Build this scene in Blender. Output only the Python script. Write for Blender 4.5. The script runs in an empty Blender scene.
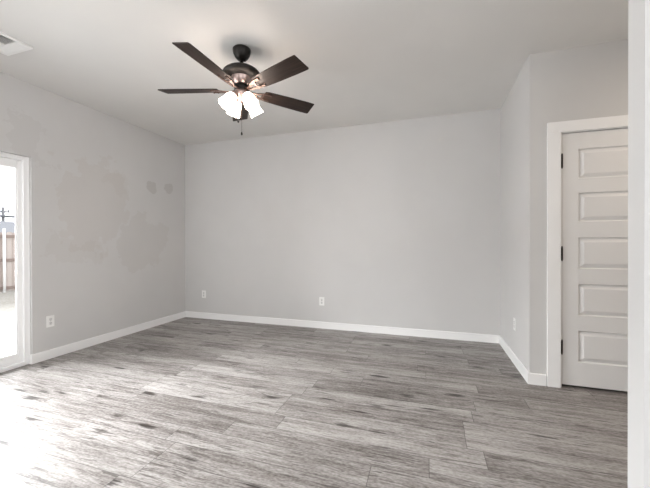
import bpy, bmesh, math, random
from math import pi, sin, cos, radians, atan2, sqrt
from mathutils import Vector, Matrix

random.seed(4)
scn = bpy.context.scene
COL = scn.collection

# ------------------------------------------------------------------ measures (metres, camera above the origin)
XL, YB, XR, YJ, ZC = -3.691, 4.177, 0.807, 3.055, 2.74
PY0, PY1 = 1.571, 1.679            # partition end wall
XE, YF, XH = 4.6, -4.2, 3.2        # far side of the open plan, wall behind the camera, end of hall
WT = 0.115

# ------------------------------------------------------------------ camera
cam_data = bpy.data.cameras.new('camera')
cam = bpy.data.objects.new('camera', cam_data)
COL.objects.link(cam)
cam_data.sensor_width = 36.0
cam_data.lens = 319.296 / 650 * 36.0
cam_data.clip_start = 0.05
yaw, pitch, roll = 0.311166, -0.0042173, -0.0023453
fwd = Vector((-sin(yaw) * cos(pitch), cos(yaw) * cos(pitch), sin(pitch)))
rgt = Vector((cos(yaw), sin(yaw), 0))
upv = rgt.cross(fwd)
r2 = cos(roll) * rgt + sin(roll) * upv
u2 = -sin(roll) * rgt + cos(roll) * upv
m = Matrix((r2, u2, -fwd)).transposed().to_4x4()
m.translation = Vector((0, 0, 1.181))
cam.matrix_world = m
scn.camera = cam

# ------------------------------------------------------------------ world, lights, exposure
world = bpy.data.worlds.new('overcast_sky')
scn.world = world
world.use_nodes = True
wn = world.node_tree.nodes
wn['Background'].inputs[0].default_value = (0.96, 0.98, 1.0, 1)
wn['Background'].inputs[1].default_value = 3.0


def area(name, loc, target, sx, sy, power, col):
    d = bpy.data.lights.new(name, 'AREA')
    d.shape = 'RECTANGLE'
    d.size, d.size_y = sx, sy
    d.energy = power
    d.color = col
    o = bpy.data.objects.new(name, d)
    COL.objects.link(o)
    o.location = loc
    o.rotation_euler = (Vector(target) - Vector(loc)).to_track_quat('-Z', 'Y').to_euler()
    return o


slider_light = area('sliding_door_daylight', (XL - 0.27, 0.98, 1.05), (0.8, 3.7, -0.3), 1.25, 1.8, 50, (0.97, 0.99, 1.0))
slider_light.data.spread = radians(140)
area('patio_skylight', (-6.3, 1.15, 3.55), (-2.9, 1.2, 0.3), 4.6, 2.6, 2250, (0.95, 0.98, 1.0))
area('front_fill_light', (1.3, YF + 0.05, 1.45), (0.6, 4, 2.3), 4.4, 2.2, 56, (0.99, 0.99, 1.0))  # added fill light at an invented window behind the camera
area('side_fill_light', (XL + 0.02, -2.1, 1.45), (XL + 2.0, -0.9, 1.9), 2.6, 1.6, 95, (0.98, 0.99, 1.0))  # fill light added at an invented window, brightens the jutting wall
area('far_fill_light', (XE - 0.05, -1.3, 1.45), (XL, 1.6, 0.9), 3.4, 1.7, 90, (0.99, 0.99, 1.0))  # fill added to lift the left wall; its window is invented too
area('hall_lamp', (2.3, 2.4, 2.66), (2.3, 2.4, 0), 0.3, 0.3, 14, (1.0, 0.84, 0.69))

scn.view_settings.view_transform = 'Standard'
scn.view_settings.look = 'None'
scn.view_settings.exposure = -0.19
scn.view_settings.gamma = 1.0
scn.view_settings.use_curve_mapping = False
scn.cycles.max_bounces = 12
scn.cycles.diffuse_bounces = 8
scn.cycles.use_denoising = True


# ------------------------------------------------------------------ node helpers
def srgb(r, g, b):
    f = lambda c: (c / 255 / 12.92) if c / 255 <= 0.04045 else ((c / 255 + 0.055) / 1.055) ** 2.4
    return (f(r), f(g), f(b), 1)


def new_mat(name, col=(0.8, 0.8, 0.8, 1), rough=0.5, metal=0.0, spec=0.5):
    mt = bpy.data.materials.new(name)
    mt.use_nodes = True
    b = mt.node_tree.nodes['Principled BSDF']
    b.inputs['Base Color'].default_value = col
    b.inputs['Roughness'].default_value = rough
    b.inputs['Metallic'].default_value = metal
    b.inputs['Specular IOR Level'].default_value = spec
    return mt


class NT:
    """small shorthand for wiring nodes"""
    def __init__(self, mt):
        self.t = mt.node_tree
        self.b = self.t.nodes['Principled BSDF']

    def n(self, kind, **kw):
        nd = self.t.nodes.new(kind)
        for k, v in kw.items():
            setattr(nd, k, v)
        return nd

    def link(self, a, b):
        self.t.links.new(a, b)

    def put(self, sock, v):
        if hasattr(v, 'is_output'):
            self.link(v, sock)
        else:
            sock.default_value = v

    def math(self, op, a, b=0.0, c=0.0, clamp=False):
        nd = self.n('ShaderNodeMath', operation=op)
        nd.use_clamp = clamp
        self.put(nd.inputs[0], a)
        self.put(nd.inputs[1], b)
        self.put(nd.inputs[2], c)
        return nd.outputs[0]

    def xyz(self, x, y, z):
        nd = self.n('ShaderNodeCombineXYZ')
        for s, v in zip(nd.inputs, (x, y, z)):
            self.put(s, v)
        return nd.outputs[0]

    def noise(self, vec, scale=1.0, detail=3.0, rough=0.5, dist=0.0):
        nd = self.n('ShaderNodeTexNoise')
        self.put(nd.inputs['Vector'], vec)
        nd.inputs['Scale'].default_value = scale
        nd.inputs['Detail'].default_value = detail
        nd.inputs['Roughness'].default_value = rough
        nd.inputs['Distortion'].default_value = dist
        return nd.outputs[0]

    def white(self, vec):
        nd = self.n('ShaderNodeTexWhiteNoise', noise_dimensions='3D')
        self.put(nd.inputs['Vector'], vec)
        return nd.outputs[0]

    def ramp(self, fac, stops):
        nd = self.n('ShaderNodeValToRGB')
        self.put(nd.inputs[0], fac)
        el = nd.color_ramp.elements
        while len(el) < len(stops):
            el.new(0.5)
        for e, (p, c) in zip(el, stops):
            e.position = p
            e.color = c
        return nd.outputs[0]

    def mix(self, fac, a, b, blend='MIX'):
        nd = self.n('ShaderNodeMix', data_type='RGBA', blend_type=blend)
        self.put(nd.inputs[0], fac)
        self.put(nd.inputs[6], a)
        self.put(nd.inputs[7], b)
        return nd.outputs[2]

    def smooth(self, v, lo, hi, a=0.0, b=1.0):
        nd = self.n('ShaderNodeMapRange', interpolation_type='SMOOTHSTEP')
        self.put(nd.inputs[0], v)
        for i, x in zip((1, 2, 3, 4), (lo, hi, a, b)):
            nd.inputs[i].default_value = x
        return nd.outputs[0]

    def pos(self):
        nd = self.n('ShaderNodeNewGeometry')
        s = self.n('ShaderNodeSeparateXYZ')
        self.link(nd.outputs['Position'], s.inputs[0])
        return nd.outputs['Position'], s.outputs[0], s.outputs[1], s.outputs[2]

    def bump(self, h, strength=0.1, dist=0.01):
        nd = self.n('ShaderNodeBump')
        nd.inputs['Strength'].default_value = strength
        nd.inputs['Distance'].default_value = dist
        self.put(nd.inputs['Height'], h)
        self.link(nd.outputs[0], self.b.inputs['Normal'])


# ------------------------------------------------------------------ materials
def paint(name, col, rough=0.75, patches=None):
    mt = new_mat(name, col, rough, spec=0.25)
    k = NT(mt)
    p, x, y, z = k.pos()
    tex = k.noise(p, 170.0, 2.0, 0.6)
    k.bump(tex, 0.06, 0.004)
    var = k.noise(p, 1.3, 3.0, 0.55)
    c = k.mix(k.smooth(var, 0.35, 0.65), tuple(v * 0.985 for v in col[:3]) + (1,), tuple(min(1, v * 1.015) for v in col[:3]) + (1,))
    if patches:                                       # rolled-on touch-up paint, a shade off the wall's own colour
        w1 = k.noise(p, 4.2, 4.0, 0.6)
        w2 = k.noise(k.xyz(z, y, 7.3), 4.2, 4.0, 0.6)
        for (cy, cz, ry, rz, amt, tint) in patches:
            amp = 0.85 if ry > 0.1 else 0.22
            yy = k.math('ADD', y, k.math('MULTIPLY', k.math('SUBTRACT', w1, 0.5), amp))
            zz = k.math('ADD', z, k.math('MULTIPLY', k.math('SUBTRACT', w2, 0.5), amp))
            dy = k.math('DIVIDE', k.math('SUBTRACT', yy, cy), ry)
            dz = k.math('DIVIDE', k.math('SUBTRACT', zz, cz), rz)
            d = k.math('ADD', k.math('POWER', k.math('ABSOLUTE', dy), 2.6), k.math('POWER', k.math('ABSOLUTE', dz), 2.6))
            msk = k.math('MULTIPLY', k.smooth(d, 0.93, 1.07, 1.0, 0.0), amt)
            c = k.mix(msk, c, k.mix(1.0, c, tint, 'MULTIPLY'))
    k.link(c, k.b.inputs['Base Color'])
    return mt


WALLC = (0.60, 0.592, 0.583, 1)
m_wall = paint('greige_wall_paint', WALLC)
m_wall_left = paint('patched_wall_paint', WALLC, 0.75, [
    (2.70, 1.62, 0.40, 0.50, 0.75, (0.95, 0.93, 0.915, 1)),
    (3.42, 1.18, 0.32, 0.36, 0.80, (0.94, 0.93, 0.92, 1)),
    (2.10, 2.18, 0.16, 0.22, 0.75, (0.94, 0.935, 0.93, 1)),
    (2.50, 1.10, 0.26, 0.14, 0.70, (0.95, 0.94, 0.93, 1)),
    (3.00, 1.95, 0.12, 0.12, 0.60, (0.95, 0.94, 0.93, 1)),
    (3.53, 1.97, 0.085, 0.085, 1.0, (0.87, 0.86, 0.85, 1)),
    (3.83, 2.00, 0.085, 0.085, 1.0, (0.87, 0.86, 0.85, 1)),
])
m_ceil = paint('ceiling_paint', (0.73, 0.72, 0.70, 1), 0.85)
m_part = paint('partition_paint', (0.64, 0.638, 0.634, 1))
m_trim = new_mat('white_trim_paint', (0.86, 0.855, 0.85, 1), 0.38)
m_door = new_mat('white_door_paint', (0.76, 0.75, 0.74, 1), 0.42)
m_vinyl = new_mat('white_vinyl', (0.88, 0.88, 0.88, 1), 0.35)
m_plate = new_mat('white_plastic', (0.84, 0.835, 0.82, 1), 0.35)
m_slot = new_mat('dark_slot', (0.03, 0.03, 0.03, 1), 0.6)
m_recept = new_mat('receptacle_plastic', (0.66, 0.655, 0.65, 1), 0.4)
m_screw = new_mat('screw_metal', (0.6, 0.6, 0.58, 1), 0.35, 0.9)
m_black = new_mat('oil_rubbed_bronze', (0.018, 0.015, 0.013, 1), 0.42, 0.55)
m_bronze = new_mat('bronze_metal', (0.13, 0.090, 0.075, 1), 0.40, 0.85)
m_copper = new_mat('brushed_copper_bronze', (0.38, 0.29, 0.265, 1), 0.34, 0.9)
m_vent = new_mat('white_enamel', (0.90, 0.895, 0.88, 1), 0.4)
m_duct = new_mat('duct_metal', (0.16, 0.16, 0.16, 1), 0.6, 0.2)
m_gap = new_mat('threshold_rubber', (0.02, 0.02, 0.02, 1), 0.8)


def floor_material():
    mt = new_mat('grey_oak_plank_floor', rough=0.36, spec=0.2)
    k = NT(mt)
    p, x, y, z = k.pos()
    W, L = 0.152, 1.22
    ry = k.math('DIVIDE', k.math('SUBTRACT', y, 1.678), W)
    row = k.math('FLOOR', ry)
    fy = k.math('FRACT', ry)
    off = k.math('FRACT', k.math('ADD', k.math('MULTIPLY', k.math('SINE', k.math('MULTIPLY', row, 2.86)), 29.65), 0.005))
    rx = k.math('SUBTRACT', k.math('DIVIDE', x, L), off)
    cid = k.math('FLOOR', rx)
    fx = k.math('SUBTRACT', rx, cid)
    rnd = k.white(k.xyz(row, cid, 3.7))
    rnd2 = k.white(k.xyz(row, cid, 11.2))
    ox = k.math('MULTIPLY', rnd, 57.0)
    oy = k.math('MULTIPLY', rnd2, 31.0)
    gx = k.math('ADD', x, ox)
    gy = k.math('ADD', y, oy)
    # broad cloudy tone along the board, fine grain streaks and short dark pores
    wob = k.math('MULTIPLY', k.math('SUBTRACT', k.noise(k.xyz(k.math('MULTIPLY', gx, 2.5), k.math('MULTIPLY', gy, 5.0), 40.0), 1.0, 2.0, 0.5), 0.5), 0.030)
    hy = k.math('ADD', gy, wob)                          # grain wanders a little along the board
    broad = k.noise(k.xyz(k.math('MULTIPLY', gx, 1.3), k.math('MULTIPLY', hy, 11.0), 0.0), 1.0, 3.0, 0.55, 0.3)
    streak = k.noise(k.xyz(k.math('MULTIPLY', gx, 2.6), k.math('MULTIPLY', hy, 48.0), 2.0), 1.0, 5.0, 0.68, 0.4)
    fine = k.noise(k.xyz(k.math('MULTIPLY', gx, 11.0), k.math('MULTIPLY', hy, 115.0), 5.0), 1.0, 3.0, 0.65)
    saw = k.noise(k.xyz(k.math('MULTIPLY', gx, 50.0), k.math('MULTIPLY', gy, 90.0), 8.0), 1.0, 2.0, 0.5)
    tone = k.math('ADD', k.math('MULTIPLY', k.math('POWER', rnd, 1.2), 0.17), k.math('MULTIPLY', broad, 0.52))
    tone = k.math('ADD', tone, k.math('MULTIPLY', streak, 0.50))
    tone = k.math('ADD', tone, k.math('MULTIPLY', fine, 0.60))
    tone = k.math('ADD', tone, k.math('MULTIPLY', saw, 0.36))
    tone = k.smooth(tone, 0.62, 1.50)
    col = k.ramp(tone, [(0.0, (0.045, 0.037, 0.033, 1)), (0.25, (0.165, 0.148, 0.138, 1)),
                        (0.60, (0.345, 0.323, 0.309, 1)), (1.0, (0.56, 0.54, 0.525, 1))])
    # knots: dark eyes stretched along the grain
    vor = k.n('ShaderNodeTexVoronoi', feature='F1')
    k.link(k.xyz(k.math('MULTIPLY', gx, 3.0), k.math('MULTIPLY', hy, 9.0), 0.0), vor.inputs['Vector'])
    vor.inputs['Scale'].default_value = 1.0
    kn = k.smooth(k.math('ADD', vor.outputs['Distance'], k.math('MULTIPLY', k.math('SUBTRACT', streak, 0.5), 0.8)), 0.08, 0.30, 1.0, 0.0)
    pick = k.math('GREATER_THAN', k.white(vor.outputs['Color']), 0.62)
    kn = k.math('MULTIPLY', kn, k.math('MULTIPLY', pick, 0.9))
    col = k.mix(kn, col, (0.028, 0.021, 0.018, 1))
    # short dark mineral streaks, gathered in clusters
    crk = k.noise(k.xyz(k.math('MULTIPLY', gx, 5.0), k.math('MULTIPLY', hy, 62.0), 21.0), 1.0, 4.0, 0.62, 0.8)
    clus = k.noise(k.xyz(k.math('MULTIPLY', gx, 1.7), k.math('MULTIPLY', hy, 8.0), 33.0), 1.0, 2.0, 0.5)
    crk = k.math('ADD', crk, k.math('MULTIPLY', k.math('SUBTRACT', clus, 0.5), 0.55))
    crk = k.smooth(crk, 0.58, 0.68, 0.0, 0.65)
    col = k.mix(crk, col, (0.055, 0.044, 0.039, 1))
    # joints
    ey = k.math('MULTIPLY', k.math('MINIMUM', fy, k.math('SUBTRACT', 1.0, fy)), W)
    ex = k.math('MULTIPLY', k.math('MINIMUM', fx, k.math('SUBTRACT', 1.0, fx)), L)
    e = k.math('MINIMUM', ex, ey)
    j = k.smooth(e, 0.0006, 0.0030, 0.7, 0.0)
    col = k.mix(j, col, (0.05, 0.045, 0.042, 1))
    k.link(col, k.b.inputs['Base Color'])
    k.link(k.smooth(streak, 0.3, 0.7, 0.44, 0.32), k.b.inputs['Roughness'])
    h = k.math('SUBTRACT', k.math('ADD', k.math('MULTIPLY', streak, 0.5), k.math('MULTIPLY', fine, 0.5)), k.math('MULTIPLY', j, 1.5))
    k.bump(h, 0.22, 0.002)
    return mt


m_floor = floor_material()


def wood_blade():
    mt = new_mat('dark_walnut_blade', rough=0.45, spec=0.22)
    k = NT(mt)
    tc = k.n('ShaderNodeTexCoord')
    s = k.n('ShaderNodeSeparateXYZ')
    k.link(tc.outputs['Object'], s.inputs[0])
    g = k.noise(k.xyz(k.math('MULTIPLY', s.outputs[0], 5.0), k.math('MULTIPLY', s.outputs[1], 90.0), s.outputs[2]), 1.0, 4.0, 0.6, 0.5)
    c = k.ramp(g, [(0.3, (0.014, 0.009, 0.007, 1)), (0.7, (0.042, 0.026, 0.020, 1))])
    k.link(c, k.b.inputs['Base Color'])
    return mt


m_blade = wood_blade()


def lit_glass():
    mt = bpy.data.materials.new('frosted_lit_glass')
    mt.use_nodes = True
    t = mt.node_tree
    t.nodes.clear()
    out = t.nodes.new('ShaderNodeOutputMaterial')
    tr = t.nodes.new('ShaderNodeBsdfTranslucent')
    tr.inputs[0].default_value = (0.80, 0.75, 0.71, 1)
    df = t.nodes.new('ShaderNodeBsdfDiffuse')
    df.inputs[0].default_value = (0.85, 0.83, 0.80, 1)
    mx = t.nodes.new('ShaderNodeMixShader')
    mx.inputs[0].default_value = 0.4
    em = t.nodes.new('ShaderNodeEmission')
    em.inputs[0].default_value = (1.0, 0.90, 0.82, 1)
    em.inputs[1].default_value = 9.0
    ad = t.nodes.new('ShaderNodeAddShader')
    t.links.new(tr.outputs[0], mx.inputs[1])
    t.links.new(df.outputs[0], mx.inputs[2])
    t.links.new(mx.outputs[0], ad.inputs[0])
    t.links.new(em.outputs[0], ad.inputs[1])
    t.links.new(ad.outputs[0], out.inputs[0])
    return mt


m_shade = lit_glass()
m_bulb = new_mat('lit_bulb', (1, 1, 1, 1), 0.3)
m_bulb.node_tree.nodes['Principled BSDF'].inputs['Emission Color'].default_value = (1.0, 0.92, 0.84, 1)
m_bulb.node_tree.nodes['Principled BSDF'].inputs['Emission Strength'].default_value = 200.0


def pane_glass():
    mt = bpy.data.materials.new('clear_pane_glass')
    mt.use_nodes = True
    t = mt.node_tree
    t.nodes.clear()
    out = t.nodes.new('ShaderNodeOutputMaterial')
    mix = t.nodes.new('ShaderNodeMixShader')
    fr = t.nodes.new('ShaderNodeFresnel')
    fr.inputs[0].default_value = 1.3
    tr = t.nodes.new('ShaderNodeBsdfTransparent')
    gl = t.nodes.new('ShaderNodeBsdfGlossy')
    gl.inputs['Roughness'].default_value = 0.02
    t.links.new(fr.outputs[0], mix.inputs[0])
    t.links.new(tr.outputs[0], mix.inputs[1])
    t.links.new(gl.outputs[0], mix.inputs[2])
    t.links.new(mix.outputs[0], out.inputs[0])
    return mt


m_glass = pane_glass()


def ground_material():
    mt = new_mat('dry_pale_lawn', rough=0.95, spec=0.1)
    k = NT(mt)
    p, x, y, z = k.pos()
    a = k.noise(p, 14.0, 5.0, 0.7)
    b = k.noise(p, 1.2, 3.0, 0.5)
    v = k.math('ADD', k.math('MULTIPLY', a, 0.7), k.math('MULTIPLY', b, 0.3))
    c = k.ramp(v, [(0.32, (0.22, 0.20, 0.17, 1)), (0.5, (0.32, 0.305, 0.28, 1)), (0.68, (0.36, 0.35, 0.335, 1))])
    k.link(c, k.b.inputs['Base Color'])
    k.bump(a, 0.5, 0.03)
    return mt


m_ground = ground_material()


def picket_material():
    mt = new_mat('weathered_cedar', rough=0.9, spec=0.1)
    k = NT(mt)
    p, x, y, z = k.pos()
    pid = k.math('FLOOR', k.math('DIVIDE', y, 0.14))
    rn = k.white(k.xyz(pid, 1.0, 2.0))
    g = k.noise(k.xyz(0.0, k.math('MULTIPLY', y, 60.0), k.math('MULTIPLY', z, 4.0)), 1.0, 3.0, 0.6)
    v = k.math('ADD', k.math('MULTIPLY', rn, 0.6), k.math('MULTIPLY', g, 0.4))
    c = k.ramp(v, [(0.15, (0.36, 0.30, 0.27, 1)), (0.85, (0.44, 0.39, 0.365, 1))])
    k.link(c, k.b.inputs['Base Color'])
    return mt


m_picket = picket_material()
m_rail = new_mat('weathered_rail', (0.22, 0.17, 0.15, 1), 0.9)
m_galv = new_mat('galvanised_post', (0.85, 0.85, 0.85, 1), 0.5)
m_roofing = new_mat('blue_grey_shingles', (0.21, 0.215, 0.235, 1), 0.9)
m_siding = new_mat('pale_siding', (0.42, 0.41, 0.40, 1), 0.8)
m_cable = new_mat('cable_sheath', (0.12, 0.125, 0.14, 1), 0.8)
m_pole = new_mat('pole_timber', (0.20, 0.20, 0.21, 1), 0.9)


# ------------------------------------------------------------------ mesh helpers
def box(bm, x0, x1, y0, y1, z0, z1, bevel=0.0, seg=2):
    vs = [bm.verts.new((x, y, z)) for z in (z0, z1) for y in (y0, y1) for x in (x0, x1)]
    idx = [(0, 2, 3, 1), (4, 5, 7, 6), (0, 1, 5, 4), (2, 6, 7, 3), (0, 4, 6, 2), (1, 3, 7, 5)]
    fs = [bm.faces.new([vs[i] for i in f]) for f in idx]
    if bevel:
        es = list({e for f in fs for e in f.edges})
        bmesh.ops.bevel(bm, geom=es, offset=bevel, segments=seg, affect='EDGES', profile=0.5)


def lathe(bm, prof, n=32, mat=None, cap0=False, cap1=False):
    """prof: (radius, z) pairs turned about local Z"""
    mat = mat or Matrix()
    rings = []
    for r, z in prof:
        rings.append([bm.verts.new(mat @ Vector((r * cos(2 * pi * i / n), r * sin(2 * pi * i / n), z))) for i in range(n)])
    for a, b in zip(rings, rings[1:]):
        for i in range(n):
            f = bm.faces.new((a[i], a[(i + 1) % n], b[(i + 1) % n], b[i]))
            f.smooth = True
    if cap0:
        bm.faces.new(rings[0][::-1])
    if cap1:
        bm.faces.new(rings[-1])


def tube(bm, pts, r, n=10):
    pts = [Vector(p) for p in pts]
    rings = []
    ref = Vector((0.123, 0.37, 1)).normalized()
    for i, p in enumerate(pts):
        t = (pts[min(i + 1, len(pts) - 1)] - pts[max(i - 1, 0)]).normalized()
        u = t.cross(ref).normalized()
        v = t.cross(u)
        rr = r[i] if isinstance(r, (list, tuple)) else r
        rings.append([bm.verts.new(p + rr * (cos(2 * pi * j / n) * u + sin(2 * pi * j / n) * v)) for j in range(n)])
    for a, b in zip(rings, rings[1:]):
        for j in range(n):
            f = bm.faces.new((a[j], a[(j + 1) % n], b[(j + 1) % n], b[j]))
            f.smooth = True
    bm.faces.new(rings[0][::-1])
    bm.faces.new(rings[-1])


def ball(bm, c, r, seg=12):
    bmesh.ops.create_uvsphere(bm, u_segments=seg, v_segments=seg // 2 + 2, radius=r, matrix=Matrix.Translation(c))


def prism(bm, outline, z0, z1):
    """closed outline of (x, y) extruded from z0 to z1"""
    a = [bm.verts.new((x, y, z0)) for x, y in outline]
    b = [bm.verts.new((x, y, z1)) for x, y in outline]
    bm.faces.new(a[::-1])
    bm.faces.new(b)
    n = len(a)
    for i in range(n):
        bm.faces.new((a[i], a[(i + 1) % n], b[(i + 1) % n], b[i]))


def obj(name, bm, mat, parent=None, loc=None, rot=None, recalc=True):
    if recalc:
        bmesh.ops.recalc_face_normals(bm, faces=bm.faces)
    me = bpy.data.meshes.new(name)
    bm.to_mesh(me)
    bm.free()
    me.materials.append(mat)
    o = bpy.data.objects.new(name, me)
    COL.objects.link(o)
    if parent:
        o.parent = parent
    if loc:
        o.location = loc
    if rot:
        o.rotation_euler = rot
    return o


def empty(name, loc=(0, 0, 0), rot=(0, 0, 0)):
    o = bpy.data.objects.new(name, None)
    o.empty_display_size = 0.1
    COL.objects.link(o)
    o.location = loc
    o.rotation_euler = rot
    return o


def tag(o, label, cat, group=None, kind=None):
    o['label'] = label
    o['category'] = cat
    if group:
        o['group'] = group
    if kind:
        o['kind'] = kind
    return o


def struct(name, boxes, mat, label, cat, bevel=0.0):
    bm = bmesh.new()
    for b in boxes:
        box(bm, *b, bevel=bevel)
    return tag(obj(name, bm, mat), label, cat, kind='structure')


# ------------------------------------------------------------------ setting: shell
OY0, OY1, OZ = 0.27, 2.098, 2.022                       # sliding door opening in the wall
WX = XL - 0.16
struct('floor', [(WX + 0.02, XE + 0.1, YF - 0.1, YB + 0.1, -0.12, 0.0)], m_floor,
       'grey wood plank floor running across the whole empty room', 'floor')
struct('ceiling', [(WX, XE + 0.12, YF - 0.12, YB + 0.12, ZC, ZC + 0.12)], m_ceil,
       'flat off-white painted ceiling above the room', 'ceiling')
SY0, SY1, SZ0, SZ1 = -3.4, -0.8, 0.65, 2.25             # opening for the added side window, out of view on the same wall
struct('wall_left', [(WX, XL, YF - 0.12, SY0, -0.12, ZC), (WX, XL, SY1, OY0, -0.12, ZC),
                     (WX, XL, SY0, SY1, -0.12, SZ0), (WX, XL, SY0, SY1, SZ1, ZC), (WX, XL, OY1, YB + 0.12, -0.12, ZC),
                     (WX, XL, OY0, OY1, OZ, ZC)], m_wall_left,
       'greige wall with blotchy touch-up paint beside the sliding glass door', 'wall')
struct('wall_back', [(XL, XE, YB, YB + 0.12, -0.12, ZC)], m_wall,
       'wide plain greige wall across the far end of the room', 'wall')
struct('wall_right', [(XR, XR + WT, YJ, YB, -0.12, ZC)], m_wall,
       'short bright greige wall jutting from the back wall toward the door', 'wall')
DX0, DX1, DZ = 1.028, 1.80, 2.07                        # panel door opening
struct('wall_hall', [(XR + WT, DX0, YJ, YJ + WT, -0.12, ZC), (DX1, XE, YJ, YJ + WT, -0.12, ZC),
                     (DX0, DX1, YJ, YJ + WT, DZ, ZC)], m_wall,
       'greige hall wall around the white panel door', 'wall')
struct('wall_partition', [(XR, XE, PY0, PY1, -0.12, ZC)], m_part,
       'white painted end of a partition wall close by, hiding part of the door', 'wall')
struct('wall_hall_end', [(XH, XH + WT, PY1, YJ, -0.12, ZC)], m_wall, 'greige wall closing the hall', 'wall')
struct('wall_closet', [(DX0 - 0.1, DX1 + 0.1, YJ + 0.6, YJ + 0.7, -0.12, ZC)], m_wall, 'wall inside the closet behind the panel door', 'wall')
TY0, TY1 = -3.0, 0.4                                    # opening for the added far window, out of view
struct('wall_side', [(XE, XE + 0.12, YF - 0.12, TY0, -0.12, ZC), (XE, XE + 0.12, TY1, YB + 0.12, -0.12, ZC),
                     (XE, XE + 0.12, TY0, TY1, -0.12, SZ0), (XE, XE + 0.12, TY0, TY1, SZ1, ZC)], m_wall, 'greige wall at the far side of the open plan', 'wall')
FX0, FX1, FZ0, FZ1 = -1.0, 3.6, 0.35, 2.55  # opening for the added front windows
struct('wall_front', [(XL, FX0, YF - 0.12, YF, -0.12, ZC), (FX1, XE, YF - 0.12, YF, -0.12, ZC),
                      (FX0, FX1, YF - 0.12, YF, -0.12, FZ0), (FX0, FX1, YF - 0.12, YF, FZ1, ZC)], m_wall,
       'greige wall out of view with wide added windows opposite the back wall', 'wall')

# baseboards (profile with eased top edge)
BH, BT = 0.092, 0.014


def baseboard(name, a, b, nrm, label):
    """flat board with a chamfered top along a->b, proud of the wall in direction nrm"""
    a, b, nv = Vector(a), Vector(b), Vector(nrm)
    bm = bmesh.new()
    prof = [(0, 0), (BT, 0), (BT, BH - 0.006), (BT - 0.005, BH), (0, BH)]
    ring = []
    for p in (a, b):
        ring.append([bm.verts.new((p.x + nv.x * d, p.y + nv.y * d, z)) for d, z in prof])
    n = len(prof)
    for i in range(n):
        bm.faces.new((ring[0][i], ring[0][(i + 1) % n], ring[1][(i + 1) % n], ring[1][i]))
    bm.faces.new(ring[0])
    bm.faces.new(ring[1][::-1])
    return tag(obj(name, bm, m_trim), label, 'baseboard', kind='structure')


baseboard('baseboard_left', (XL, 2.086), (XL, YB), (1, 0), 'white baseboard along the blotchy wall from the sliding door to the corner')
struct('baseboard_return', [(XL - 0.0285, XL, OY1 - 0.013, OY1, 0.0, BH - 0.002)], m_trim,
       'little return of the white baseboard into the sliding door recess', 'baseboard')
baseboard('baseboard_back', (XL + BT, YB), (XR - BT, YB), (0, -1), 'long white baseboard along the far wall')
baseboard('baseboard_right', (XR, YJ - BT), (XR, YB), (-1, 0), 'white baseboard along the short jutting wall')
baseboard('baseboard_hall', (XR, YJ), (0.925, YJ), (0, -1), 'very short white baseboard between wall corner and door casing')
baseboard('baseboard_front', (XL + BT, YF), (XE, YF), (0, 1), 'white baseboard under the wide added windows')
baseboard('baseboard_left_near', (XL, YF), (XL, 0.25), (1, 0), 'white baseboard on the near side of the sliding door')

# ------------------------------------------------------------------ setting: sliding glass door
sd = tag(empty('door_1', (XL, (OY0 + OY1) / 2, 0)), 'white vinyl sliding glass door onto the back yard', 'sliding door', kind='structure')
cy = (OY0 + OY1) / 2
hw = (OY1 - OY0) / 2


def lb(bm, x0, x1, y0, y1, z0, z1, bevel=0.0):           # box in the slider's own frame
    box(bm, x0, x1, y0, y1, z0, z1, bevel)


bm = bmesh.new()
fx0, fx1 = -0.155, -0.030
JW = 0.048
lb(bm, fx0, fx1, hw - JW, hw, 0.0, OZ, 0.002)
lb(bm, fx0, fx1, -hw, -hw + JW, 0.0, OZ, 0.002)
lb(bm, fx0, fx1, -hw + JW, hw - JW, OZ - 0.042, OZ, 0.002)
lb(bm, fx0, fx1 + 0.012, -hw + JW, hw - JW, 0.0, 0.034, 0.003)
# stop ridge around the frame
lb(bm, fx1, fx1 + 0.006, hw - 0.012, hw - 0.004, 0.0, OZ - 0.01)
lb(bm, fx1, fx1 + 0.006, -hw + JW, hw - JW, OZ - 0.014, OZ - 0.006)
# sill track ribs
lb(bm, -0.052, -0.046, -hw + JW, hw - JW, 0.034, 0.046)
lb(bm, -0.100, -0.094, -hw + JW, hw - JW, 0.034, 0.046)
obj('frame', bm, m_vinyl, sd)


def sash(y0, y1, x0, x1, s, name):
    bm = bmesh.new()
    z0, z1 = 0.036, OZ - 0.044
    lb(bm, x0, x1, y0, y0 + s, z0, z1, 0.003)
    lb(bm, x0, x1, y1 - s, y1, z0, z1, 0.003)
    lb(bm, x0, x1, y0 + s, y1 - s, z0, z0 + 0.078, 0.003)
    lb(bm, x0, x1, y0 + s, y1 - s, z1 - 0.066, z1, 0.003)
    # glazing beads
    b = 0.010
    xm = (x0 + x1) / 2
    for xa, xb in ((xm + 0.006, x1 - 0.006),):
        lb(bm, xa, xb, y0 + s, y0 + s + b, z0 + 0.078, z1 - 0.066)
        lb(bm, xa, xb, y1 - s - b, y1 - s, z0 + 0.078, z1 - 0.066)
        lb(bm, xa, xb, y0 + s + b, y1 - s - b, z0 + 0.078, z0 + 0.078 + b)
        lb(bm, xa, xb, y0 + s + b, y1 - s - b, z1 - 0.066 - b, z1 - 0.066)
    o = obj(name, bm, m_vinyl, sd)
    bm = bmesh.new()
    lb(bm, xm - 0.003, xm + 0.003, y0 + s - 0.004, y1 - s + 0.004, z0 + 0.074, z1 - 0.062)
    obj('pane', bm, m_glass, o)
    return o


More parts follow.
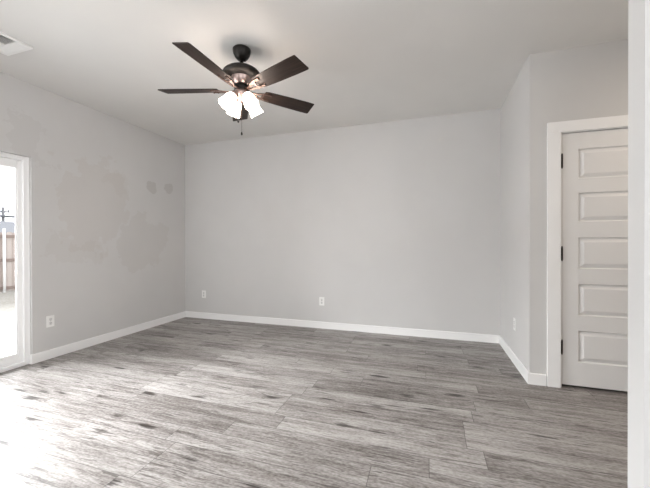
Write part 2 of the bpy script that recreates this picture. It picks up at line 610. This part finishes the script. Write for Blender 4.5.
sash(-0.02, hw - JW + 0.001, -0.094, -0.058, 0.036, 'fixed_sash')
sl = sash(-hw + JW - 0.001, 0.05, -0.140, -0.104, 0.060, 'sliding_sash')
bm = bmesh.new()
lb(bm, -0.104, -0.078, -hw + 0.062, -hw + 0.088, 0.92, 1.10, 0.006)
obj('handle', bm, m_vinyl, sl)

# front windows added behind the camera to bring in daylight
wf = tag(empty('added_window_1', ((FX0 + FX1) / 2, YF - 0.06, FZ0)), 'wide white-framed window added opposite the back wall for daylight', 'window', kind='structure')
ww, wh = FX1 - FX0, FZ1 - FZ0
bm = bmesh.new()
box(bm, -ww / 2, -ww / 2 + 0.05, -0.05, 0.05, 0, wh)
box(bm, ww / 2 - 0.05, ww / 2, -0.05, 0.05, 0, wh)
for xx in (-ww / 6, ww / 6):
    box(bm, xx - 0.035, xx + 0.035, -0.05, 0.05, 0.05, wh - 0.05)
box(bm, -ww / 2 + 0.05, ww / 2 - 0.05, -0.05, 0.05, 0, 0.05)
box(bm, -ww / 2 + 0.05, ww / 2 - 0.05, -0.05, 0.05, wh - 0.05, wh)
obj('added_window_frame', bm, m_vinyl, wf)
for i in range(3):
    bm = bmesh.new()
    a = -ww / 2 + i * ww / 3
    box(bm, a + 0.03, a + ww / 3 - 0.03, -0.003, 0.003, 0.04, wh - 0.04)
    obj('pane', bm, m_glass, wf)

def added_side_window(name, x, y0, y1, z0, z1, label):  # windows added out of view to let more daylight in
    sw = tag(empty(name, (x, (y0 + y1) / 2, z0)), label, 'window', kind='structure')
    ww, wh = y1 - y0, z1 - z0
    bm = bmesh.new()
    box(bm, -0.05, 0.05, -ww / 2, -ww / 2 + 0.05, 0, wh)
    box(bm, -0.05, 0.05, ww / 2 - 0.05, ww / 2, 0, wh)
    box(bm, -0.05, 0.05, -0.035, 0.035, 0.05, wh - 0.05)
    box(bm, -0.05, 0.05, -ww / 2 + 0.05, ww / 2 - 0.05, 0, 0.05)
    box(bm, -0.05, 0.05, -ww / 2 + 0.05, ww / 2 - 0.05, wh - 0.05, wh)
    obj('added_window_frame', bm, m_vinyl, sw)
    for i in range(2):
        bm = bmesh.new()
        a = -ww / 2 + i * ww / 2
        box(bm, -0.003, 0.003, a + 0.03, a + ww / 2 - 0.03, 0.04, wh - 0.04)
        obj('pane', bm, m_glass, sw)


added_side_window('added_window_2', XL - 0.08, SY0, SY1, SZ0, SZ1, 'white-framed window added out of view on the near left wall for daylight')
added_side_window('added_window_3', XE + 0.06, TY0, TY1, SZ0, SZ1, 'white-framed window added at the unseen far side of the open plan for daylight')

# ------------------------------------------------------------------ setting: panel door in the hall
bm = bmesh.new()
CW, CT = 0.092, 0.018
cx0, cx1, cz = DX0 - 0.012 - CW + 0.008, DX1 + 0.004 + CW, 2.154
ci = 0.080
box(bm, cx0, cx0 + CW, YJ - CT, YJ, 0.0, DZ - 0.002, 0.002)
box(bm, cx1 - CW, cx1, YJ - CT, YJ, 0.0, DZ - 0.002, 0.002)
box(bm, cx0, cx1, YJ - CT, YJ, DZ - 0.002, cz, 0.002)
tag(obj('trim_1', bm, m_trim), 'flat white casing around the panel door', 'door casing', kind='structure')
bm = bmesh.new()
JT = 0.012
box(bm, DX0, DX0 + JT - 0.004, YJ - 0.001, YJ + WT, 0.0, DZ)
box(bm, DX1 - JT + 0.004, DX1, YJ - 0.001, YJ + WT, 0.0, DZ)
box(bm, DX0 + JT - 0.004, DX1 - JT + 0.004, YJ - 0.001, YJ + WT, DZ - 0.006, DZ)
box(bm, DX0 + JT - 0.004, DX0 + 0.024, YJ + 0.05, YJ + 0.085, 0.0, DZ - 0.006)
box(bm, DX1 - 0.024, DX1 - JT + 0.004, YJ + 0.05, YJ + 0.085, 0.0, DZ - 0.006)
box(bm, DX0 + 0.024, DX1 - 0.024, YJ + 0.05, YJ + 0.085, DZ - 0.024, DZ - 0.006)
tag(obj('trim_2', bm, m_trim), 'white jamb lining the panel door opening', 'door jamb', kind='structure')

dl, dr, db, dt = DX0 + 0.012, DX1 - 0.011, 0.024, DZ - 0.012
pd = tag(empty('door_2', (dl, YJ + 0.008, 0)), 'white interior door with five raised horizontal panels and dark hinges', 'door', kind='structure')


def panel_leaf():
    """moulded five-panel slab: front face at y=0, 35 mm thick"""
    bm = bmesh.new()
    w = dr - dl
    x0, x1 = 0.112, w - 0.112
    rows = [(0.213, 0.468), (0.590, 0.845), (0.967, 1.218), (1.344, 1.578), (1.690, 1.930)]
    zs = [db] + [v for r in rows for v in r] + [dt]

    def quad(pts):
        bm.faces.new([bm.verts.new(p) for p in pts])

    # rails and stiles
    for a, b in [(zs[i], zs[i + 1]) for i in range(0, len(zs), 2)]:
        quad([(x0, 0, a), (x1, 0, a), (x1, 0, b), (x0, 0, b)])
    quad([(0, 0, db), (x0, 0, db), (x0, 0, dt), (0, 0, dt)])
    quad([(x1, 0, db), (w, 0, db), (w, 0, dt), (x1, 0, dt)])
    steps = [(0.0, 0.0), (0.003, 0.010), (0.007, 0.015), (0.011, 0.015), (0.038, 0.002), (0.041, 0.0015)]
    for a, b in rows:
        rings = []
        for ins, dep in steps:
            rings.append([bm.verts.new(p) for p in ((x0 + ins, dep, a + ins), (x1 - ins, dep, a + ins), (x1 - ins, dep, b - ins), (x0 + ins, dep, b - ins))])
        for r, s in zip(rings, rings[1:]):
            for i in range(4):
                bm.faces.new((r[i], r[(i + 1) % 4], s[(i + 1) % 4], s[i]))
        bm.faces.new(rings[-1])
    # edges and back
    T = 0.035
    quad([(0, 0, db), (0, 0, dt), (0, T, dt), (0, T, db)])
    quad([(w, 0, db), (w, T, db), (w, T, dt), (w, 0, dt)])
    quad([(0, 0, dt), (w, 0, dt), (w, T, dt), (0, T, dt)])
    quad([(0, 0, db), (0, T, db), (w, T, db), (w, 0, db)])
    quad([(0, T, db), (0, T, dt), (w, T, dt), (w, T, db)])
    bmesh.ops.remove_doubles(bm, verts=bm.verts, dist=1e-5)
    return bm


obj('door_leaf', panel_leaf(), m_door, pd)
for zc in (1.838, 1.088, 0.328):
    bm = bmesh.new()
    lathe(bm, [(0.0001, -0.052), (0.0075, -0.052), (0.0075, 0.052), (0.0001, 0.052)], 12)
    for q in (-0.02, 0.02):
        lathe(bm, [(0.0079, q - 0.001), (0.0079, q + 0.001)], 12)
    ball(bm, (0, 0, 0.056), 0.0065, 10)
    ball(bm, (0, 0, -0.056), 0.0065, 10)
    obj('hinge', bm, m_black, pd, (-0.003, -0.006, zc))
bm = bmesh.new()
lathe(bm, [(0.0001, 0.0), (0.032, 0.0), (0.032, 0.006), (0.012, 0.010), (0.012, 0.032), (0.026, 0.042), (0.029, 0.055), (0.022, 0.066), (0.0001, 0.069)], 24)
obj('knob', bm, m_black, pd, (dr - dl - 0.06, 0, 0.95), (pi / 2, 0, 0))

# ------------------------------------------------------------------ outside
struct('ground', [(-60, WX + 0.02, -30, 45, -0.45, -0.27)], m_ground, 'pale dry yard beyond the sliding glass door', 'yard')
bm = bmesh.new()
box(bm, WX - 3.0, WX + 0.02, -0.6, 3.0, -0.27, -0.10)
tag(obj('trim_3', bm, new_mat('pale_concrete', (0.40, 0.39, 0.38, 1), 0.9)), 'concrete patio slab outside the sliding door', 'patio', kind='structure')

FXX, FG = -12.0, -0.27
fence = tag(empty('fence', (FXX, 6.0, FG)), 'weathered pinkish wood privacy fence across the yard beyond the glass door', 'fence')
bm = bmesh.new()
y = -4.0
while y < 6.0:
    h = 1.80 + random.uniform(-0.015, 0.015)
    a = y + 0.004
    b = y + 0.136
    vs = [(a, 0.02), (b, 0.02), (b, h - 0.03), (b - 0.03, h), (a + 0.03, h), (a, h - 0.03)]
    f0 = [bm.verts.new((-0.045, p, q)) for p, q in vs]
    f1 = [bm.verts.new((-0.027, p, q)) for p, q in vs]
    bm.faces.new(f0)
    bm.faces.new(f1[::-1])
    for i in range(6):
        bm.faces.new((f0[i], f0[(i + 1) % 6], f1[(i + 1) % 6], f1[i]))
    y += 0.14
obj('picket_panel', bm, m_picket, fence)
for z in (0.12, 0.95, 1.66):
    bm = bmesh.new()
    box(bm, -0.026, 0.012, -4.0, 6.0, z - 0.045, z + 0.045, 0.004)
    obj('rail', bm, m_rail, fence)
for k in range(5):
    bm = bmesh.new()
    yy = 0.10 + 2.4 * (k - 2)
    tube(bm, [(0.045, yy, 0.0), (0.045, yy, 1.86)], 0.033, 14)
    ball(bm, (0.045, yy, 1.865), 0.036, 12)
    obj('post', bm, m_galv, fence)

# neighbour's house over the fence
hs = tag(empty('house', (-34.0, 19.0, FG)), "neighbouring house with a low blue-grey roof behind the fence", 'house')
bm = bmesh.new()
box(bm, -5, 5, -7, 4.0, 0, 2.3)
obj('house_wall', bm, m_siding, hs)
bm = bmesh.new()
pts = [(-5.5, -7.6, 2.2), (5.5, -7.6, 2.2), (5.5, 4.6, 2.2), (-5.5, 4.6, 2.2), (0, -4.5, 3.3), (0, 1.5, 3.3)]
v = [bm.verts.new(p) for p in pts]
for f in ((0, 1, 4), (1, 2, 5, 4), (2, 3, 5), (3, 0, 4, 5), (3, 2, 1, 0)):
    bm.faces.new([v[i] for i in f])
obj('roof', bm, m_roofing, hs)

# utility pole with crossarm, and its cable
up = tag(empty('utility_pole', (-41.3, 21.0, FG)), 'distant grey utility pole with a crossarm seen through the glass door', 'utility pole')
bm = bmesh.new()
tube(bm, [(0, 0, 0), (0, 0, 5.15)], [0.16, 0.12], 12)
obj('pole', bm, m_pole, up)
bm = bmesh.new()
box(bm, -0.05, 0.05, -0.55, 0.55, 4.62, 4.77)
obj('crossarm', bm, m_pole, up)
for q in (-0.45, 0.45):
    bm = bmesh.new()
    lathe(bm, [(0.001, 4.77), (0.05, 4.77), (0.06, 4.85), (0.035, 4.91), (0.05, 4.97), (0.001, 4.99)], 10, Matrix.Translation((0, q, 0)))
    obj('insulator', bm, m_pole, up)
bm = bmesh.new()
a, b = Vector((-41.05, 8.0, 4.35)), Vector((-41.05, 40.0, 4.55))
tube(bm, [a.lerp(b, t / 12) + Vector((0, 0, -0.5 * (1 - (2 * t / 12 - 1) ** 2))) for t in range(13)], 0.10, 8)
tag(obj('outside_cable', bm, m_cable), 'thick grey overhead cable passing the distant utility pole', 'cable')

# ------------------------------------------------------------------ ceiling fan
FCX, FCY = -1.424, 2.250
fan = tag(empty('ceiling_fan', (FCX, FCY, ZC)), 'dark bronze five-blade ceiling fan with four lit frosted shades', 'ceiling fan')


def Z(z):
    return z - ZC


bm = bmesh.new()
lathe(bm, [(0.001, Z(2.74)), (0.066, Z(2.74)), (0.071, Z(2.735)), (0.071, Z(2.722)), (0.066, Z(2.700)), (0.054, Z(2.675)),
           (0.036, Z(2.655)), (0.020, Z(2.650)), (0.001, Z(2.650))], 40)
obj('canopy', bm, m_black, fan)
bm = bmesh.new()
tube(bm, [(0, 0, Z(2.652)), (0, 0, Z(2.580))], 0.0125, 16)
lathe(bm, [(0.0125, Z(2.602)), (0.022, Z(2.602)), (0.024, Z(2.594)), (0.024, Z(2.584)), (0.0125, Z(2.584))], 24)
obj('downrod', bm, m_black, fan)
bm = bmesh.new()
lathe(bm, [(0.001, Z(2.588)), (0.050, Z(2.586)), (0.092, Z(2.579)), (0.124, Z(2.566)), (0.143, Z(2.550)), (0.150, Z(2.537)),
           (0.148, Z(2.530)), (0.138, Z(2.520)), (0.112, Z(2.508)), (0.086, Z(2.503))], 48)
mh = obj('motor_housing', bm, m_black, fan)
bm = bmesh.new()
lathe(bm, [(0.084, Z(2.505)), (0.080, Z(2.490)), (0.072, Z(2.468)), (0.062, Z(2.452)), (0.050, Z(2.446)), (0.001, Z(2.446))], 48)
tag_o = obj('housing_bowl', bm, m_copper, mh)
tag_o['label'] = 'copper-toned lower bowl of the motor housing'
bm = bmesh.new()
lathe(bm, [(0.001, Z(2.446)), (0.052, Z(2.446)), (0.060, Z(2.438)), (0.060, Z(2.412)), (0.052, Z(2.404))], 40)
obj('flywheel', bm, m_black, fan)
bm = bmesh.new()
lathe(bm, [(0.046, Z(2.405)), (0.056, Z(2.400)), (0.059, Z(2.388)), (0.057, Z(2.370)), (0.048, Z(2.352)), (0.034, Z(2.338)),
           (0.030, Z(2.320)), (0.022, Z(2.306)), (0.001, Z(2.302))], 40)
obj('switch_housing', bm, m_copper, fan)

BZ = Z(2.411)
BLADE_A0 = -92.0


def blade_mesh():
    bm = bmesh.new()
    pts = [(0.185, -0.054), (0.215, -0.062), (0.40, -0.069), (0.560, -0.073), (0.638, -0.074), (0.646, -0.070),
           (0.656, 0.062), (0.652, 0.070), (0.643, 0.073), (0.560, 0.072), (0.40, 0.068), (0.215, 0.061), (0.185, 0.054)]
    prism(bm, pts, -0.003, 0.003)
    bmesh.ops.bevel(bm, geom=[e for e in bm.edges if abs(e.verts[0].co.z - e.verts[1].co.z) < 1e-6], offset=0.0012, segments=1, affect='EDGES')
    return bm


def iron_mesh():
    """arm from the flywheel splitting into two prongs screwed under the blade"""
    bm = bmesh.new()
    for s in (-1, 1):
        path = [(0.050, 0.006 * s, -0.004), (0.085, 0.010 * s, -0.012), (0.125, 0.016 * s, -0.013), (0.165, 0.030 * s, -0.010), (0.205, 0.036 * s, -0.008), (0.245, 0.034 * s, -0.007)]
        for p, q in zip(path, path[1:]):
            P, Q = Vector(p), Vector(q)
            d = (Q - P).normalized()
            n = Vector((-d.y, d.x, 0)).normalized() * 0.009
            t = Vector((0, 0, 0.004))
            vs = [bm.verts.new(c) for c in (P - n - t, P + n - t, P + n + t, P - n + t, Q - n - t, Q + n - t, Q + n + t, Q - n + t)]
            for f in ((0, 1, 2, 3), (7, 6, 5, 4), (0, 4, 5, 1), (1, 5, 6, 2), (2, 6, 7, 3), (3, 7, 4, 0)):
                bm.faces.new([vs[i] for i in f])
        for xx in (0.205, 0.240):
            ball(bm, (xx, 0.035 * s, -0.011), 0.0055, 8)
    box(bm, 0.165, 0.182, -0.034, 0.034, -0.013, -0.006)
    return bm


b_me = i_me = None
for kx in range(5):
    ang = radians(BLADE_A0 + 72 * kx)
    M = Matrix.Rotation(ang, 4, 'Z') @ Matrix.Rotation(radians(-14), 4, 'X')
    if b_me is None:
        bl = obj('blade', blade_mesh(), m_blade, fan)
        ir = obj('blade_iron', iron_mesh(), m_bronze, bl)
        ir['label'] = 'bronze bracket holding the blade'
        b_me, i_me = bl, ir
    else:
        bl = b_me.copy()
        COL.objects.link(bl)
        bl.parent = fan
        ir = i_me.copy()
        COL.objects.link(ir)
        ir.parent = bl
    bl.matrix_local = Matrix.Translation((0, 0, BZ)) @ M

# light kit: four arms, bell shades and bulbs
view_ang = atan2(-FCY, -FCX)                              # direction from the fan to the room's viewer side
SH0 = [(0.022, 0.0), (0.027, 0.005), (0.036, 0.017), (0.043, 0.038), (0.0465, 0.064), (0.0495, 0.089), (0.053, 0.110), (0.057, 0.121)]
SH1 = [(r - 0.003, z) for r, z in SH0[::-1]]
TILT = radians(36)
s_me = None
for kx in range(4):
    az = view_ang + radians(30 + 90 * kx)
    M = Matrix.Rotation(az, 4, 'Z')
    neck = Vector((0.074, 0, Z(2.350)))
    ax = Vector((sin(TILT), 0, -cos(TILT)))
    F = Matrix.Translation(neck) @ Matrix.Rotation(pi - TILT, 4, 'Y')
    if s_me is None:
        bm = bmesh.new()
        tube(bm, [(0.030, 0, Z(2.336)), (0.046, 0, Z(2.346)), (0.062, 0, Z(2.358)), neck - ax * 0.004], 0.009, 12)
        lathe(bm, [(0.010, -0.016), (0.024, -0.012), (0.028, 0.000), (0.028, 0.010), (0.024, 0.010)], 24, F)
        arm = obj('lamp_arm', bm, m_copper, fan)
        bm = bmesh.new()
        lathe(bm, SH0 + SH1, 32, F)
        shd = obj('lamp_shade', bm, m_shade, arm)
        bm = bmesh.new()
        lathe(bm, [(0.001, 0.012), (0.012, 0.014), (0.013, 0.032), (0.020, 0.055), (0.027, 0.076), (0.025, 0.092), (0.014, 0.103), (0.001, 0.106)], 20, F)
        blb = obj('light_bulb', bm, m_bulb, arm)
        s_me = (arm, shd, blb)
    else:
        arm = s_me[0].copy()
        COL.objects.link(arm)
        arm.parent = fan
        for ch in s_me[1:]:
            c = ch.copy()
            COL.objects.link(c)
            c.parent = arm
    arm.matrix_local = M

# pull chains
for (dx, dy, z0, z1) in ((-0.018, -0.026, 2.335, 2.165), (0.002, -0.008, 2.32, 2.068)):
    bm = bmesh.new()
    n = int((z0 - z1) / 0.006)
    tube(bm, [(dx, dy, Z(z0)), (dx, dy, Z(z1))], 0.0011, 6)
    for i in range(0, n, 2):
        ball(bm, (dx, dy, Z(z0 - i * 0.006)), 0.0019, 6)
    ch = obj('pull_chain', bm, m_bronze, fan)
    bm = bmesh.new()
    lathe(bm, [(0.001, Z(z1 + 0.006)), (0.005, Z(z1 + 0.002)), (0.0075, Z(z1 - 0.010)), (0.0065, Z(z1 - 0.020)), (0.001, Z(z1 - 0.024))], 14, Matrix.Translation((dx, dy, 0)))
    obj('fob', bm, m_black, ch)

# ------------------------------------------------------------------ ceiling register
vx0, vx1, vy1 = -3.300, -2.986, 1.717
vy0 = vy1 - 0.314
vent = tag(empty('air_vent', ((vx0 + vx1) / 2, (vy0 + vy1) / 2, ZC)), 'white square louvred air register in the ceiling above the sliding door', 'air vent')
h2 = 0.157
bm = bmesh.new()
FB = 0.026
for (a, b, c, d) in ((-h2, h2, -h2, -h2 + FB), (-h2, h2, h2 - FB, h2), (-h2, -h2 + FB, -h2 + FB, h2 - FB), (h2 - FB, h2, -h2 + FB, h2 - FB)):
    box(bm, a, b, c, d, -0.012, 0.0, 0.002)
box(bm, -h2 + FB, h2 - FB, 0.056, 0.064, -0.011, 0.0)        # divider bars between the louvre banks
box(bm, -0.004, 0.004, -h2 + FB, 0.056, -0.011, 0.0)
obj('vent_frame', bm, m_vent, vent)
bm = bmesh.new()
box(bm, -h2 + 0.01, h2 - 0.01, -h2 + 0.01, h2 - 0.01, -0.0012, -0.0002)
obj('duct_opening', bm, m_duct, vent)


def slat(bm, c, along, ln, wd, tilt):
    """thin tilted blade"""
    Mx = Matrix.Translation(c) @ (Matrix.Rotation(pi / 2, 4, 'Z') if along == 'y' else Matrix()) @ Matrix.Rotation(tilt, 4, 'X')
    t = 0.0008
    vs = [bm.verts.new(Mx @ Vector((x, y, z))) for z in (-t, t) for y in (-wd / 2, wd / 2) for x in (-ln / 2, ln / 2)]
    for f in ((0, 2, 3, 1), (4, 5, 7, 6), (0, 1, 5, 4), (2, 6, 7, 3), (0, 4, 6, 2), (1, 3, 7, 5)):
        bm.faces.new([vs[i] for i in f])


nl = 5
for i in range(nl):
    bm = bmesh.new()
    slat(bm, (0, 0.070 + i * 0.0135, -0.007), 'x', 2 * (h2 - FB), 0.014, radians(-35))
    obj('louvre', bm, m_vent, vent)
for side in (-1, 1):
    for i in range(8):
        bm = bmesh.new()
        slat(bm, (side * (0.012 + i * 0.0155), (-h2 + FB + 0.056) / 2, -0.007), 'y', h2 - FB + 0.056, 0.014, radians(40 * side))
        obj('louvre', bm, m_vent, vent)

# ------------------------------------------------------------------ outlets
def make_outlet(label, loc, rz):
    """duplex outlet; plate faces local -Y"""
    t = tag(empty('wall_outlet', loc, (0, 0, rz)), label, 'outlet', 'white duplex wall outlets')
    bm = bmesh.new()
    box(bm, -0.036, 0.036, -0.006, 0.0, -0.058, 0.058, 0.0025)
    obj('cover_plate', bm, m_plate, t)
    for s in (-1, 1):
        bm = bmesh.new()
        out = []
        for i in range(24):
            a = 2 * pi * i / 24
            out.append((max(-0.0135, min(0.0135, 0.0172 * cos(a))), 0.0165 * sin(a) + 0.0200 * s))
        a_ = [bm.verts.new((x, -0.0078, z)) for x, z in out]
        b_ = [bm.verts.new((x, -0.005, z)) for x, z in out]
        bm.faces.new(a_)
        for i in range(24):
            bm.faces.new((a_[i], b_[i], b_[(i + 1) % 24], a_[(i + 1) % 24]))
        rc = obj('receptacle', bm, m_recept, t)
        bm = bmesh.new()
        box(bm, -0.0075, -0.0055, -0.0081, -0.0070, 0.020 * s + 0.000, 0.020 * s + 0.009)
        box(bm, 0.0055, 0.0075, -0.0081, -0.0070, 0.020 * s + 0.001, 0.020 * s + 0.008)
        box(bm, -0.0022, 0.0022, -0.0081, -0.0070, 0.020 * s - 0.010, 0.020 * s - 0.0055)
        obj('slots', bm, m_slot, rc)
    bm = bmesh.new()
    lathe(bm, [(0.0001, -0.0072), (0.0025, -0.0070), (0.0032, -0.0060)], 12, Matrix.Rotation(-pi / 2, 4, 'X'))
    obj('screw', bm, m_screw, t)
    return t


def copy_outlet(src, label, loc, rz):
    t = src.copy()
    COL.objects.link(t)
    t.location = loc
    t.rotation_euler = (0, 0, rz)
    t['label'] = label
    for ch in src.children:
        c = ch.copy()
        COL.objects.link(c)
        c.parent = t
        for g in ch.children:
            d = g.copy()
            COL.objects.link(d)
            d.parent = c
    return t


o1 = make_outlet('white outlet in the middle of the long far wall above its baseboard', (-1.391, YB, 0.373), 0)
for lab, loc, rz in (
        ('white outlet on the long far wall near its corner with the blotchy wall', (-3.336, YB, 0.378), 0),
        ('white outlet on the blotchy wall beside the sliding glass door', (XL, 2.254, 0.381), pi / 2),
        ('white outlet on the short jutting wall near the panel door', (XR, 3.516, 0.382), -pi / 2)):
    copy_outlet(o1, lab, loc, rz)
